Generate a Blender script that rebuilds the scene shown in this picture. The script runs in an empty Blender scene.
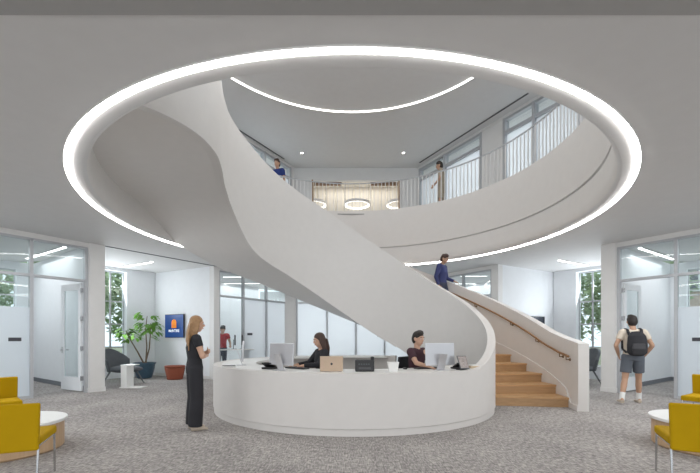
import bpy, bmesh, math, random
from mathutils import Vector, Matrix, noise
from math import pi, sin, cos, radians as R
random.seed(7)
scn = bpy.context.scene
COL = scn.collection

# ------------------------------------------------------------------ camera
cam_d = bpy.data.cameras.new('camera'); cam = bpy.data.objects.new('camera', cam_d); COL.objects.link(cam)
cam.location = (0, 0, 1.36); cam.rotation_euler = (pi/2, 0, 0)
cam_d.sensor_width = 36; cam_d.lens = 374/700*36; cam_d.shift_y = (338-236.5)/700
cam_d.clip_start = .05; cam_d.clip_end = 300
scn.camera = cam
# ------------------------------------------------------------------ world, light, exposure
w = bpy.data.worlds.new('sky'); scn.world = w; w.use_nodes = True
wn = w.node_tree.nodes; bgn = wn['Background']
bgn.inputs[0].default_value = (.84, .92, 1.0, 1); bgn.inputs[1].default_value = 1.6
def area(name, loc, rot, sx, sy, watts, col=(1, 1, 1)):
    l = bpy.data.lights.new(name, 'AREA'); l.shape = 'RECTANGLE'; l.size = sx; l.size_y = sy; l.energy = watts; l.color = col
    o = bpy.data.objects.new(name, l); COL.objects.link(o); o.location = loc; o.rotation_euler = rot
    return o
# broad area lamps without visible fixtures, added fills, daylight at alcove and room windows
area('upper_hall_light', (0.1, 7.9, 8.25), (0, 0, 0), 6, 6, 140, (1, .99, .97))
area('left_room_light', (-9.3, 9.6, 3.6), (0, 0, R(-35)), 2.5, 3, 34, (.93, .97, 1))
area('right_room_light', (9.4, 9.6, 3.6), (0, 0, R(35)), 2.5, 3, 34, (.93, .97, 1))
area('left_room_window_light', (-12.4, 10.6, 2.0), (pi/2+.45, 0, R(-125)), 4, 3, 70, (.9, .95, 1))
area('right_room_window_light', (12.5, 10.6, 2.0), (pi/2+.45, 0, R(125)), 4, 3, 70, (.9, .95, 1))
area('left_alcove_window_light', (-7.85, 12.2, 2.0), (pi/2+.45, 0, R(-125)), 1.3, 3, 66, (.9, .95, 1))
area('right_alcove_window_light', (7.95, 12.2, 2.0), (pi/2+.45, 0, R(125)), 1.3, 3, 57, (.9, .95, 1))
area('back_office_fill', (0, 18.9, 1.9), (-pi/2, 0, 0), 9, 3, 95, (.93, .97, 1))  # added upright fill at the back wall, brightens ceiling and frosted glass
area('back_office_ceiling_light', (0, 17.2, 3.6), (0, 0, 0), 9, 2.6, 100, (.93, .97, 1))
area('left_office_light', (-5.0, 15.6, 3.6), (0, 0, R(-35)), 2, 4, 40, (.93, .97, 1))
area('right_office_light', (5.1, 15.6, 3.6), (0, 0, R(35)), 2, 4, 50, (.93, .97, 1))
area('upper_back_light', (.3, 15.95, 7.95), (0, 0, 0), 3.4, .5, 20, (1, .93, .82))
area('upper_left_light', (-5.9, 13.4, 8.2), (0, 0, R(-30)), 2, 5, 170, (.95, .98, 1))
area('upper_right_light', (6.5, 13.0, 8.2), (0, 0, R(30)), 2, 6, 115, (.95, .98, 1))
area('lobby_fill', (0, -1.6, 3.62), (0, 0, 0), 13, 5.5, 205, (1, .975, .95))  # unseen fill added overhead to brighten the floor, ceiling and desk front
area('lobby_left_fill', (-7.2, 4.6, 3.68), (0, 0, R(-30)), 2.6, 5, 158, (.97, .985, 1))  # added fill that lifts the dim left floor and ceiling
area('lobby_right_fill', (7.2, 4.6, 3.68), (0, 0, R(30)), 2.6, 5, 165, (.97, .985, 1))  # added fill, lifts the right side likewise
area('lobby_back_fill', (0, -8.5, 2.0), (pi/2, 0, 0), 16, 3.2, 260, (1, .98, .96))  # unseen fill panel added behind the camera in place of daylight
sd = bpy.data.lights.new('sun', 'SUN'); sd.energy = 2.2; sd.angle = R(12); sd.color = (1, .96, .9)
so = bpy.data.objects.new('sun', sd); COL.objects.link(so); so.rotation_euler = (R(-28), R(8), 0); so.location = (0, 0, 30)
scn.view_settings.view_transform = 'Standard'; scn.view_settings.look = 'None'
scn.view_settings.gamma = 1; scn.view_settings.use_curve_mapping = False
scn.view_settings.exposure = 0.0

# ------------------------------------------------------------------ materials
MATS = {}
def mat(name, col, rough=.6, metal=0, emis=None, estr=0, bump=0, bscale=60, vary=0, vscale=6, spec=.5, alpha=None, coat=0):
    if name in MATS: return MATS[name]
    m = bpy.data.materials.new(name); m.use_nodes = True; nt = m.node_tree; b = nt.nodes['Principled BSDF']
    b.inputs['Base Color'].default_value = (*col, 1); b.inputs['Roughness'].default_value = rough
    b.inputs['Metallic'].default_value = metal; b.inputs['Specular IOR Level'].default_value = spec
    b.inputs['Coat Weight'].default_value = coat
    if emis: b.inputs['Emission Color'].default_value = (*emis, 1); b.inputs['Emission Strength'].default_value = estr
    tc = nt.nodes.new('ShaderNodeTexCoord')
    n = nt.nodes.new('ShaderNodeTexNoise'); n.inputs['Scale'].default_value = vscale; n.inputs['Detail'].default_value = 4
    nt.links.new(tc.outputs['Object'], n.inputs['Vector'])
    mx = nt.nodes.new('ShaderNodeMix'); mx.data_type = 'RGBA'
    v = vary if vary else .03
    mx.inputs[6].default_value = (*[c*(1-v) for c in col], 1); mx.inputs[7].default_value = (*[min(1, c*(1+v)) for c in col], 1)
    nt.links.new(n.outputs['Fac'], mx.inputs[0]); nt.links.new(mx.outputs[2], b.inputs['Base Color'])
    if bump:
        n2 = nt.nodes.new('ShaderNodeTexNoise'); n2.inputs['Scale'].default_value = bscale
        nt.links.new(tc.outputs['Object'], n2.inputs['Vector'])
        bp = nt.nodes.new('ShaderNodeBump'); bp.inputs['Strength'].default_value = bump; bp.inputs['Distance'].default_value = .01
        nt.links.new(n2.outputs['Fac'], bp.inputs['Height']); nt.links.new(bp.outputs['Normal'], b.inputs['Normal'])
    MATS[name] = m; return m
def emat(name, col, strength):
    m = bpy.data.materials.new(name); m.use_nodes = True; nt = m.node_tree
    nt.nodes.clear(); e = nt.nodes.new('ShaderNodeEmission'); o = nt.nodes.new('ShaderNodeOutputMaterial')
    e.inputs[0].default_value = (*col, 1); e.inputs[1].default_value = strength
    nt.links.new(e.outputs[0], o.inputs[0]); return m
def glass_mat(name, tint=(1, 1, 1), gloss=.06, frost=0, fcol=(.9, .95, 1)):
    m = bpy.data.materials.new(name); m.use_nodes = True; nt = m.node_tree; nt.nodes.clear()
    o = nt.nodes.new('ShaderNodeOutputMaterial'); t = nt.nodes.new('ShaderNodeBsdfTransparent'); t.inputs[0].default_value = (*tint, 1)
    g = nt.nodes.new('ShaderNodeBsdfGlossy'); g.inputs['Roughness'].default_value = .02
    mx = nt.nodes.new('ShaderNodeMixShader'); mx.inputs[0].default_value = gloss
    nt.links.new(t.outputs[0], mx.inputs[1]); nt.links.new(g.outputs[0], mx.inputs[2]); last = mx
    if frost:
        tr = nt.nodes.new('ShaderNodeBsdfTranslucent'); tr.inputs[0].default_value = (*fcol, 1)
        di = nt.nodes.new('ShaderNodeBsdfDiffuse'); di.inputs[0].default_value = (*fcol, 1)
        m1 = nt.nodes.new('ShaderNodeMixShader'); m1.inputs[0].default_value = .35
        nt.links.new(tr.outputs[0], m1.inputs[1]); nt.links.new(di.outputs[0], m1.inputs[2])
        m2 = nt.nodes.new('ShaderNodeMixShader'); m2.inputs[0].default_value = frost
        nt.links.new(mx.outputs[0], m2.inputs[1]); nt.links.new(m1.outputs[0], m2.inputs[2]); last = m2
    nt.links.new(last.outputs[0], o.inputs[0]); return m

WHITE = mat('white_paint', (.76, .75, .735), .55)
CEIL = mat('ceiling_paint', (.72, .715, .71), .8)
STAIRW = mat('stair_plaster', (.74, .715, .69), .5)
ROOMW = mat('room_white_paint', (.84, .86, .88), .6)
METAL = mat('anodised_frame', (.50, .51, .53), .4, .3)
DARKF = mat('window_frame_dark', (.16, .17, .18), .5)
DARKB = mat('dark_baseboard', (.18, .19, .21), .6)
SLOT = mat('slot_black', (.06, .06, .07), .7)
GROOVE = mat('groove_grey', (.36, .35, .34), .8)
GLASS = glass_mat('clear_glass', (.95, .98, .98), .05)
FROST = glass_mat('frosted_glass', (.95, .98, 1), .04, .75, (.93, .96, .98))
FROST2 = glass_mat('light_frosted_film', (.97, .98, 1), .03, .8, (.93, .96, .99))
LIGHT = emat('ring_diffuser', (1, .985, .96), 14)
LIGHT2 = emat('upper_ring_diffuser', (1, .975, .94), 6)
LINEAR = emat('linear_diffuser', (1, 1, 1), 6)
DOWNL = emat('downlight_lens', (1, .97, .92), 12)
WARML = emat('pendant_ring_glow', (1, .95, .86), 2.2)
def oak(name, c1, c2, sx=1, sy=14, sz=14):
    m = bpy.data.materials.new(name); m.use_nodes = True; nt = m.node_tree; b = nt.nodes['Principled BSDF']
    tc = nt.nodes.new('ShaderNodeTexCoord'); mp = nt.nodes.new('ShaderNodeMapping'); mp.inputs['Scale'].default_value = (sx, sy, sz)
    n = nt.nodes.new('ShaderNodeTexNoise'); n.inputs['Scale'].default_value = 2.2; n.inputs['Detail'].default_value = 6; n.inputs['Distortion'].default_value = .6
    r = nt.nodes.new('ShaderNodeValToRGB'); r.color_ramp.elements[0].position = .3; r.color_ramp.elements[1].position = .7
    r.color_ramp.elements[0].color = (*c1, 1); r.color_ramp.elements[1].color = (*c2, 1)
    nt.links.new(tc.outputs['Object'], mp.inputs[0]); nt.links.new(mp.outputs[0], n.inputs['Vector'])
    nt.links.new(n.outputs['Fac'], r.inputs[0]); nt.links.new(r.outputs[0], b.inputs['Base Color'])
    b.inputs['Roughness'].default_value = .45; return m
OAK = oak('oak_tread', (.50, .29, .13), (.62, .38, .19))
OAKR = oak('oak_riser', (.42, .25, .12), (.52, .32, .165))
RAILW = oak('oak_handrail', (.25, .13, .055), (.35, .19, .085), 14, 14, 1)
DRUM = oak('oak_drum', (.50, .33, .19), (.60, .42, .26), 14, 14, 1)
def carpet():
    m = bpy.data.materials.new('carpet_weave'); m.use_nodes = True; nt = m.node_tree; b = nt.nodes['Principled BSDF']
    tc = nt.nodes.new('ShaderNodeTexCoord')
    def nz(scale, s, det=3):
        mp = nt.nodes.new('ShaderNodeMapping'); mp.inputs['Scale'].default_value = s
        n = nt.nodes.new('ShaderNodeTexNoise'); n.inputs['Scale'].default_value = scale; n.inputs['Detail'].default_value = det
        nt.links.new(tc.outputs['Object'], mp.inputs[0]); nt.links.new(mp.outputs[0], n.inputs['Vector']); return n
    a = nz(36, (.35, 1.6, 1)); c = nz(36, (1.6, .35, 1)); d = nz(1.2, (1, 1, 1), 2); e = nz(90, (1, 1, 1), 2)
    br = nt.nodes.new('ShaderNodeTexBrick'); br.inputs['Scale'].default_value = 1; br.inputs['Brick Width'].default_value = .5
    br.inputs['Row Height'].default_value = 1.0; br.inputs['Mortar Size'].default_value = 0; br.inputs['Color1'].default_value = (.42, .42, .42, 1); br.inputs['Color2'].default_value = (.58, .58, .58, 1)
    nt.links.new(tc.outputs['Object'], br.inputs['Vector'])
    def ma(op, x, y):
        q = nt.nodes.new('ShaderNodeMath'); q.operation = op
        for i, v in enumerate((x, y)):
            if isinstance(v, (int, float)): q.inputs[i].default_value = v
            else: nt.links.new(v, q.inputs[i])
        return q.outputs[0]
    s = ma('ADD', a.outputs['Fac'], c.outputs['Fac']); s = ma('ADD', s, ma('MULTIPLY', e.outputs['Fac'], .6))
    s = ma('ADD', s, ma('MULTIPLY', d.outputs['Fac'], .25)); s = ma('ADD', s, ma('MULTIPLY', br.outputs['Color'], .35)); s = ma('DIVIDE', s, 3.2)
    r = nt.nodes.new('ShaderNodeValToRGB'); cr = r.color_ramp
    cr.elements[0].position = .40; cr.elements[0].color = (.16, .148, .145, 1); cr.elements[1].position = .60; cr.elements[1].color = (.62, .58, .54, 1)
    k = cr.elements.new(.5); k.color = (.345, .325, .315, 1)
    nt.links.new(s, r.inputs[0]); nt.links.new(r.outputs[0], b.inputs['Base Color']); b.inputs['Roughness'].default_value = .95; b.inputs['Specular IOR Level'].default_value = .1
    return m
CARPET = carpet()
YELLOW = mat('mustard_upholstery', (.47, .29, .003), .85, spec=.15, bump=.2, bscale=300, vary=.08)
CHROME = mat('brushed_steel', (.55, .55, .55), .25, 1)
TABLEW = mat('white_laminate', (.86, .86, .84), .35)
BLACKP = mat('black_plastic', (.02, .02, .022), .4)
SILVER = mat('silver_aluminium', (.62, .62, .64), .35, .6)
GOLD = mat('gold_aluminium', (.62, .48, .36), .4, .4)
SCREEN = mat('dark_screen', (.03, .035, .05), .15)
GREYF = mat('grey_wool', (.11, .12, .13), .9, bump=.3, bscale=200, vary=.15)
TERRA = mat('rust_upholstery', (.27, .07, .035), .8, vary=.12)
POTB = mat('blue_glazed_pot', (.055, .11, .16), .3, vary=.3, vscale=8)
SOIL = mat('potting_soil', (.05, .035, .025), .95)
BARK = mat('bark', (.18, .13, .09), .9, vary=.3, vscale=20)
LEAF = mat('leaf_green', (.17, .36, .06), .5, vary=.45, vscale=3)
LEAF2 = mat('tree_leaf', (.40, .52, .33), .6, vary=.6, vscale=1.5)
SKIN = mat('skin', (.62, .38, .27), .55)
SKIN2 = mat('skin_tan', (.50, .30, .20), .55)
HAIRD = mat('hair_dark', (.022, .016, .013), .6, vary=.4, vscale=60)
HAIRB = mat('hair_brown', (.06, .03, .02), .5, vary=.4, vscale=60)
HAIRL = mat('hair_honey_blonde', (.36, .21, .10), .5, vary=.55, vscale=25)
BLACKC = mat('black_cloth', (.022, .022, .027), .85, vary=.2)
NAVY = mat('navy_sweater', (.045, .055, .16), .9, vary=.2)
MAROON = mat('maroon_cotton', (.06, .025, .035), .9, vary=.2)
CREAM = mat('cream_cotton', (.68, .60, .50), .9, vary=.1)
SLATE = mat('slate_shorts', (.12, .135, .16), .9, vary=.2)
RED = mat('red_cotton', (.55, .03, .04), .9, vary=.1)
BLUES = mat('blue_shirt', (.02, .04, .18), .9, vary=.1)
KHAKI = mat('khaki_cotton', (.42, .36, .28), .9, vary=.1)
JEAN = mat('dark_denim', (.05, .06, .10), .9, vary=.2)
SHOE = mat('beige_shoe', (.55, .47, .38), .7)
SOCK = mat('white_sock', (.8, .8, .78), .9)
EYEW = mat('eye_white', (.8, .8, .8), .3)
EYED = mat('eye_iris', (.03, .02, .015), .2)
LIPS = mat('lips', (.45, .16, .14), .5)
TVBLUE = mat('screen_blue', (.005, .03, .13), .3, emis=(.006, .06, .26), estr=.55)
TVOR = mat('emblem_orange', (.8, .25, .03), .4, emis=(.9, .28, .03), estr=.6)
TVW = mat('lettering_white', (.8, .8, .8), .4, emis=(.8, .85, .95), estr=.6)
PAPER = mat('kraft_paper', (.58, .46, .32), .8)
OUTB = mat('brick_facade', (.60, .48, .42), .9, vary=.2, vscale=3)
GRASS = mat('lawn', (.16, .19, .12), .95, vary=.3)
WARMW = mat('warm_curtain_wall', (.82, .79, .72), .7)
SLATS = mat('walnut_slats', (.34, .22, .14), .6, vary=.2, vscale=10)

for m_ in (LEAF, LEAF2):
    nt_ = m_.node_tree; b_ = nt_.nodes['Principled BSDF']; o_ = [q for q in nt_.nodes if q.type == 'OUTPUT_MATERIAL'][0]
    tl = nt_.nodes.new('ShaderNodeBsdfTranslucent'); mx_ = nt_.nodes.new('ShaderNodeMixShader'); mx_.inputs[0].default_value = .4
    nt_.links.new(b_.inputs['Base Color'].links[0].from_socket, tl.inputs[0]); nt_.links.new(b_.outputs[0], mx_.inputs[1]); nt_.links.new(tl.outputs[0], mx_.inputs[2]); nt_.links.new(mx_.outputs[0], o_.inputs[0])
# ------------------------------------------------------------------ object helpers
def empty(name, loc, rz=0, label=None, cat=None, group=None, kind=None):
    o = bpy.data.objects.new(name, None); COL.objects.link(o); o.location = loc; o.rotation_euler = (0, 0, rz)
    o.empty_display_size = .1
    return tag(o, label, cat, group, kind)
def tag(o, label=None, cat=None, group=None, kind=None):
    if label: o['label'] = label
    if cat: o['category'] = cat
    if group: o['group'] = group
    if kind: o['kind'] = kind
    return o
def S(o): return tag(o, kind='structure')
class MB:
    def __init__(s): s.bm = bmesh.new()
    def prism(s, poly, z0, z1):
        lo = [s.bm.verts.new((x, y, z0)) for x, y in poly]; hi = [s.bm.verts.new((x, y, z1)) for x, y in poly]
        n = len(poly); s.bm.faces.new(lo[::-1]); s.bm.faces.new(hi)
        for i in range(n): s.bm.faces.new((lo[i], lo[(i+1) % n], hi[(i+1) % n], hi[i]))
        return s
    def box(s, c, d, rz=0, rx=0, ry=0):
        M = Matrix.Translation(c) @ Matrix.Rotation(rz, 4, 'Z') @ Matrix.Rotation(ry, 4, 'Y') @ Matrix.Rotation(rx, 4, 'X') @ Matrix.Diagonal((*d, 1))
        bmesh.ops.create_cube(s.bm, size=1, matrix=M); return s
    def loft(s, rings, closed=True, caps=True):
        V = [[s.bm.verts.new(p) for p in r] for r in rings]; n = len(rings[0])
        for a, b in zip(V[:-1], V[1:]):
            for i in range(n if closed else n-1):
                s.bm.faces.new((a[i], a[(i+1) % n], b[(i+1) % n], b[i]))
        if caps:
            s.bm.faces.new(V[0][::-1]); s.bm.faces.new(V[-1])
        return s
    def tube(s, pts, r, n=10, side=None, caps=True):
        # r: number or list of number/(side radius, other radius)
        pts = [Vector(p) for p in pts]; rings = []
        if not isinstance(r, (list, tuple)): r = [r]*len(pts)
        prev = None
        for i, p in enumerate(pts):
            d = (pts[min(i+1, len(pts)-1)] - pts[max(i-1, 0)]).normalized()
            if side is not None: a = Vector(side)
            elif prev is not None: a = prev
            else: a = Vector((0, 0, 1)) if abs(d.z) < .9 else Vector((1, 0, 0))
            a = (a - d*a.dot(d))
            if a.length < 1e-4: a = d.orthogonal()
            a.normalize(); b = d.cross(a); prev = a
            ra, rb = r[i] if isinstance(r[i], (list, tuple)) else (r[i], r[i])
            rings.append([p + a*ra*cos(2*pi*k/n) + b*rb*sin(2*pi*k/n) for k in range(n)])
        return s.loft(rings, True, caps)
    def ball(s, c, r, M=None, seg=16):
        T = Matrix.Translation(c) @ (M if M else Matrix.Identity(4)) @ Matrix.Diagonal((*(r if isinstance(r, (list, tuple)) else (r, r, r)), 1))
        bmesh.ops.create_uvsphere(s.bm, u_segments=seg, v_segments=max(6, seg*2//3), radius=1, matrix=T); return s
    def lathe(s, prof, c=(0, 0, 0), n=32):
        rings = [[Vector((c[0]+r*cos(2*pi*k/n), c[1]+r*sin(2*pi*k/n), c[2]+z)) for k in range(n)] for r, z in prof]
        return s.loft(rings, True, True)
    def build(s, name, m, parent=None, smooth=False, bevel=0, angle=40):
        bmesh.ops.recalc_face_normals(s.bm, faces=s.bm.faces)
        me = bpy.data.meshes.new(name); s.bm.to_mesh(me); s.bm.free()
        me.materials.append(m); o = bpy.data.objects.new(name, me); COL.objects.link(o); o.parent = parent
        if smooth:
            for p in me.polygons: p.use_smooth = True
            if angle:
                e = o.modifiers.new('es', 'EDGE_SPLIT'); e.split_angle = R(angle)
        if bevel:
            b = o.modifiers.new('bv', 'BEVEL'); b.width = bevel; b.segments = 2; b.limit_method = 'ANGLE'
        return o
def copy_tree(o, parent=None):
    c = o.copy(); COL.objects.link(c); c.parent = parent
    for ch in list(o.children): copy_tree(ch, c)
    return c

# ------------------------------------------------------------------ plan geometry
CX, CY = .08, 7.93            # axis of the stair, the desk and the round opening
HC, F2, H2 = 3.73, 5.30, 8.30  # lower ceiling, upper floor, upper ceiling
def P(r, t): return (CX + r*cos(R(t)), CY + r*sin(R(t)))
def lerp_tab(tab, x):
    if x <= tab[0][0]: return tab[0][1]
    for (a, va), (b, vb) in zip(tab, tab[1:]):
        if x <= b:
            t = (x-a)/(b-a); return va + (vb-va)*t
    return tab[-1][1]
def smooth_tab(tab, x, w_=7):
    return sum(lerp_tab(tab, x+d*w_/3)*k for d, k in ((-3, 1), (-2, 2), (-1, 3), (0, 4), (1, 3), (2, 2), (3, 1)))/16
SIN35, COS35 = sin(R(35)), cos(R(35))
LA, LU, LN = Vector((-6.55, 9.45)), Vector((SIN35, COS35)), Vector((-COS35, SIN35))
RA, RU, RN = Vector((6.65, 9.45)), Vector((-SIN35, COS35)), Vector((COS35, SIN35))
def quad(A, u, n, s0, s1, o0, o1):
    return [tuple(A+u*s0+n*o0), tuple(A+u*s1+n*o0), tuple(A+u*s1+n*o1), tuple(A+u*s0+n*o1)]
def seg_wall(p, q, t=.12):
    p, q = Vector(p), Vector(q); d = (q-p).normalized(); n = Vector((-d.y, d.x))*t/2
    return [tuple(p-n), tuple(q-n), tuple(q+n), tuple(p+n)]

def AP(A, u, n, s_, o): q = A+u*s_+n*o; return (q.x, q.y)
OUTL = [(-17, 2.74), (-17, 4.4), AP(LA, LU, LN, -8.5, 4.72), AP(LA, LU, LN, .12, 4.72), AP(LA, LU, LN, .12, 3.22), AP(LA, LU, LN, 8.2, 3.22), (-3.2, 19.4)]
OUTL += [(3.3, 19.4), AP(RA, RU, RN, 8.2, 3.22), AP(RA, RU, RN, .12, 3.22), AP(RA, RU, RN, .12, 4.72), AP(RA, RU, RN, -8.5, 4.72), (17, 4.4), (17, 2.74)]
def ray_out(a):
    d = Vector((cos(a), sin(a))); best = None; n = len(OUTL)
    for i in range(n):
        p, q = Vector(OUTL[i]), Vector(OUTL[(i+1) % n]); e = q-p; den = d.x*e.y-d.y*e.x
        if abs(den) < 1e-9: continue
        w_ = p-Vector((CX, CY)); t_ = (w_.x*e.y-w_.y*e.x)/den; v = (w_.x*d.y-w_.y*d.x)/den
        if t_ > 0 and -1e-6 <= v <= 1+1e-6 and (best is None or t_ < best): best = t_
    return best
# floor
fl = MB(); fl.prism([(-17, -9)]+OUTL+[(17, -9)], -.1, 0); S(fl.build('floor', CARPET))
# ground-floor ceiling = slab with round opening (one body up to the upper floor)
def slab_with_hole():
    b = bmesh.new(); N = 240
    prof = [(4.61, HC), (4.59, HC+.012), (4.56, HC+.04), (4.535, HC+.09), (4.52, HC+.2), (4.52, 4.28), (4.56, 4.29), (4.56, 4.33), (4.52, 4.34), (4.52, F2)]
    rings = []
    for r, z in prof: rings.append([b.verts.new((P(r, 360*i/N)[0]-.05, P(r, 360*i/N)[1]-.05, z)) for i in range(N)])
    for A_, B_ in zip(rings, rings[1:]):
        for i in range(N): b.faces.new((A_[i], A_[(i+1) % N], B_[(i+1) % N], B_[i]))
    def outer(z):
        vs = []
        for i in range(N):
            a = R(360*i/N); dx, dy = cos(a), sin(a); k = ray_out(a)
            vs.append(b.verts.new((CX+dx*k, CY+dy*k, z)))
        return vs
    o0, o1 = outer(HC), outer(F2)
    for i in range(N):
        j = (i+1) % N
        b.faces.new((rings[0][i], rings[0][j], o0[j], o0[i])); b.faces.new((rings[-1][i], o1[i], o1[j], rings[-1][j]))
        b.faces.new((o0[i], o0[j], o1[j], o1[i]))
    m = MB(); m.bm = b; o = m.build('ceiling', CEIL, smooth=True, angle=30); o.data.materials.append(STAIRW)
    for p in o.data.polygons:
        c = p.center; r = math.hypot(c.x-CX, c.y-CY)
        if r < 4.7 and abs(p.normal.z) < .5: p.material_index = 1
    return o
S(slab_with_hole())
S(MB().prism([(-17, -9), (17, -9), (17, 2.74), (-17, 2.74)], HC-.005, HC+.4).build('ceiling_front', mat('ceiling_front_grey', (.42, .415, .41), .8)))  # front strip, darker grey than the rest of the ceiling
S(MB().prism([(-17, 1)]+OUTL[1:-1]+[(17, 1)], H2, H2+.2).build('ceiling_upper', CEIL))

# ring lights
def ring(mb, r0, r1, z0, z1, c=(CX, CY), n=128, t0=0, t1=360):
    full = (t1-t0) >= 360; k = n if full else n+1; rings = []
    for i in range(k):
        t = t0+(t1-t0)*i/n; a = R(t)
        rings.append([Vector((c[0]+r*cos(a), c[1]+r*sin(a), z)) for r, z in ((r0, z0), (r1, z0), (r1, z1), (r0, z1))])
    if full: rings.append(rings[0])
    mb.loft(rings, True, not full)
    if full: bmesh.ops.remove_doubles(mb.bm, verts=mb.bm.verts, dist=1e-5)
    return mb
t = empty('ring_light', (.03, 7.78, HC), 0, 'large circular light ring recessed around the round opening in the lower ceiling', 'ceiling light')
ring(MB(), 4.685, 4.755, -.02, -.001, (0, 0)).build('diffuser', LIGHT, t, True)
ring(MB(), 4.755, 4.763, -.016, -.001, (0, 0)).build('trim_ring', WHITE, t, True)
t = empty('ring_light', (.05, 7.3, H2), 0, 'smaller light ring high on the upper ceiling seen through the opening', 'ceiling light')
ring(MB(), 4.15, 4.19, -.02, -.001, (0, 0)).build('diffuser', LIGHT2, t, True)
ring(MB(), 4.19, 4.2, -.02, -.001, (0, 0)).build('trim_ring', WHITE, t, True)
for x, d in ((-1.8, 'left'), (2.0, 'right')):
    t = empty('downlight', (x, 14.0, H2), 0, f'small round downlight in the upper ceiling, {d} of the two', 'ceiling light', 'downlights in the upper ceiling')
    MB().lathe([(.0001, -.012), (.05, -.012), (.05, -.001), (.0001, -.001)]).build('lens', DOWNL, t, True)
    ring(MB(), .05, .075, -.016, -.001, (0, 0), 24).build('trim_ring', WHITE, t, True)
# linear ceiling lights
def linear(p, q, z, label, group='linear ceiling lights', wd=.09):
    p, q = Vector(p), Vector(q); c = (p+q)/2; L = (q-p).length; rz = math.atan2(q.y-p.y, q.x-p.x)
    t = empty('linear_light', (c.x, c.y, z), rz, label, 'ceiling light', group)
    MB().box((0, 0, -.012), (L, wd, .02)).build('diffuser', LINEAR, t)
    MB().box((0, wd/2+.006, -.014), (L, .012, .026)).box((0, -wd/2-.006, -.014), (L, .012, .026)).build('housing', WHITE, t)
linear((-7.5, 12.35), (-6.15, 11.6), HC, 'short slanting light bar in the ceiling over the left alcove with the potted plant')
linear((6.35, 11.35), (7.75, 12.15), HC, 'short slanting light bar in the ceiling over the right alcove with the dark screen')
linear((-10.4, 9.3), (-8.35, 8.0), HC, 'light bar on the ceiling inside the left glass room, by the frame edge')
linear((-9.6, 11.1), (-7.4, 9.7), HC, 'light bar across the ceiling inside the left glass room behind the door')
linear((9.0, 7.75), (7.75, 8.75), HC, 'light bar near the window side of the right glass room ceiling')
linear((7.6, 9.8), (9.7, 11.2), HC, 'light bar across the ceiling of the right glass room above the walking man')
linear((-4.9, 14.4), (-3.4, 14.4), HC, 'nearer light bar in the office left of the spiral stair')
linear((-5.6, 16.1), (-3.6, 16.1), HC, 'farther light bar in the office left of the spiral stair')
linear((3.3, 14.2), (5.2, 14.2), HC, 'nearer light bar in the office behind the man on the stair')
linear((3.9, 16.2), (6.2, 16.2), HC, 'farther light bar in the office behind the man on the stair')
linear((3.75, 15.6), (6.2, 14.6), H2, 'light bar glowing behind the upper glass beside the man in beige')
linear((6.2, 12.6), (7.6, 12.0), H2, 'light bar glowing behind the upper right glass near the railing end')
linear((-4.6, 15.6), (-3.6, 14.4), H2, 'light bar behind the upper left glass beside the person in blue')
# slot diffusers
def slot(p, q, z, label):
    tag(MB().prism(seg_wall(p, q, .05), z-.012, z+.01).build('slot_diffuser', SLOT), label, 'air vent', 'black linear slot diffusers')
slot(tuple(LA+LU*.2-LN*.1), tuple(LA+LU*3.9-LN*.1), HC, 'thin black air slot in the lower ceiling left, above the alcove opening')
slot((-2.55, 14.5), (-4.6, 10.9), H2, 'thin black air slot in the upper ceiling on the left')
slot((2.75, 14.8), (5.05, 10.6), H2, 'thin black air slot in the upper ceiling on the right')

# ------------------------------------------------------------------ left and right lower walls
wn_ = [0]
def glazing(A, u, n, stops, label_n, z_tr=2.78, z_top=3.62, low=GLASS, door=None, sill=0.0, film=False):
    """frame with mullions at stops, a transom, panes; door = index of the bay that is left open below the transom"""
    wn_[0] += 1
    o = empty(f'window_{wn_[0]}', (0, 0, 0), 0, kind='structure')
    f = MB()
    for s in stops: f.prism(quad(A, u, n, s-.03, s+.03, -.06, .06), 0, z_top)
    f.prism(quad(A, u, n, stops[0], stops[-1], -.055, .055), z_tr-.03, z_tr+.03)
    f.prism(quad(A, u, n, stops[0], stops[-1], -.06, .06), z_top-.05, z_top)
    for i, (a, b) in enumerate(zip(stops, stops[1:])):
        if i != door: f.prism(quad(A, u, n, a, b, -.05, .05), 0, .06)
    f.build('window_frame', METAL, o)
    for i, (a, b) in enumerate(zip(stops, stops[1:])):
        MB().prism(quad(A, u, n, a+.03, b-.03, -.006, .006), z_tr+.03, z_top-.05).build('pane', GLASS, o)
        if i != door: MB().prism(quad(A, u, n, a+.03, b-.03, -.006, .006), .06, z_tr-.03).build('pane', low if not isinstance(low, list) else low[i], o)
        if film and i != door: MB().prism(quad(A, u, n, a+.03, b-.03, -.012, -.0075), .06, 2.05).build('frosted_film', FROST2, o)
    return o
glazing(LA, LU, LN, [-7.2, -5.95, -4.7, -3.45, -2.3, -1.187, -.11], 'l', door=5, low=GLASS, film=True)
glazing(LA, LU, LN, [3.74, 4.76, 5.84, 6.93], 'lo', low=[GLASS, FROST, FROST])
glazing(RA, RU, RN, [-7.2, -5.95, -4.7, -3.45, -2.35, -1.24, -.13], 'r', door=5, low=GLASS, film=True)
glazing(RA, RU, RN, [3.45, 4.6, 5.75, 6.85], 'ro', low=[FROST, FROST, FROST])
BA, BU, BN = Vector((-2.5, 15.15)), Vector((1, 0)), Vector((0, 1))
glazing(BA, BU, BN, [.35, 1.57, 2.74, 3.9, 4.85], 'b', low=FROST)
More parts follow.
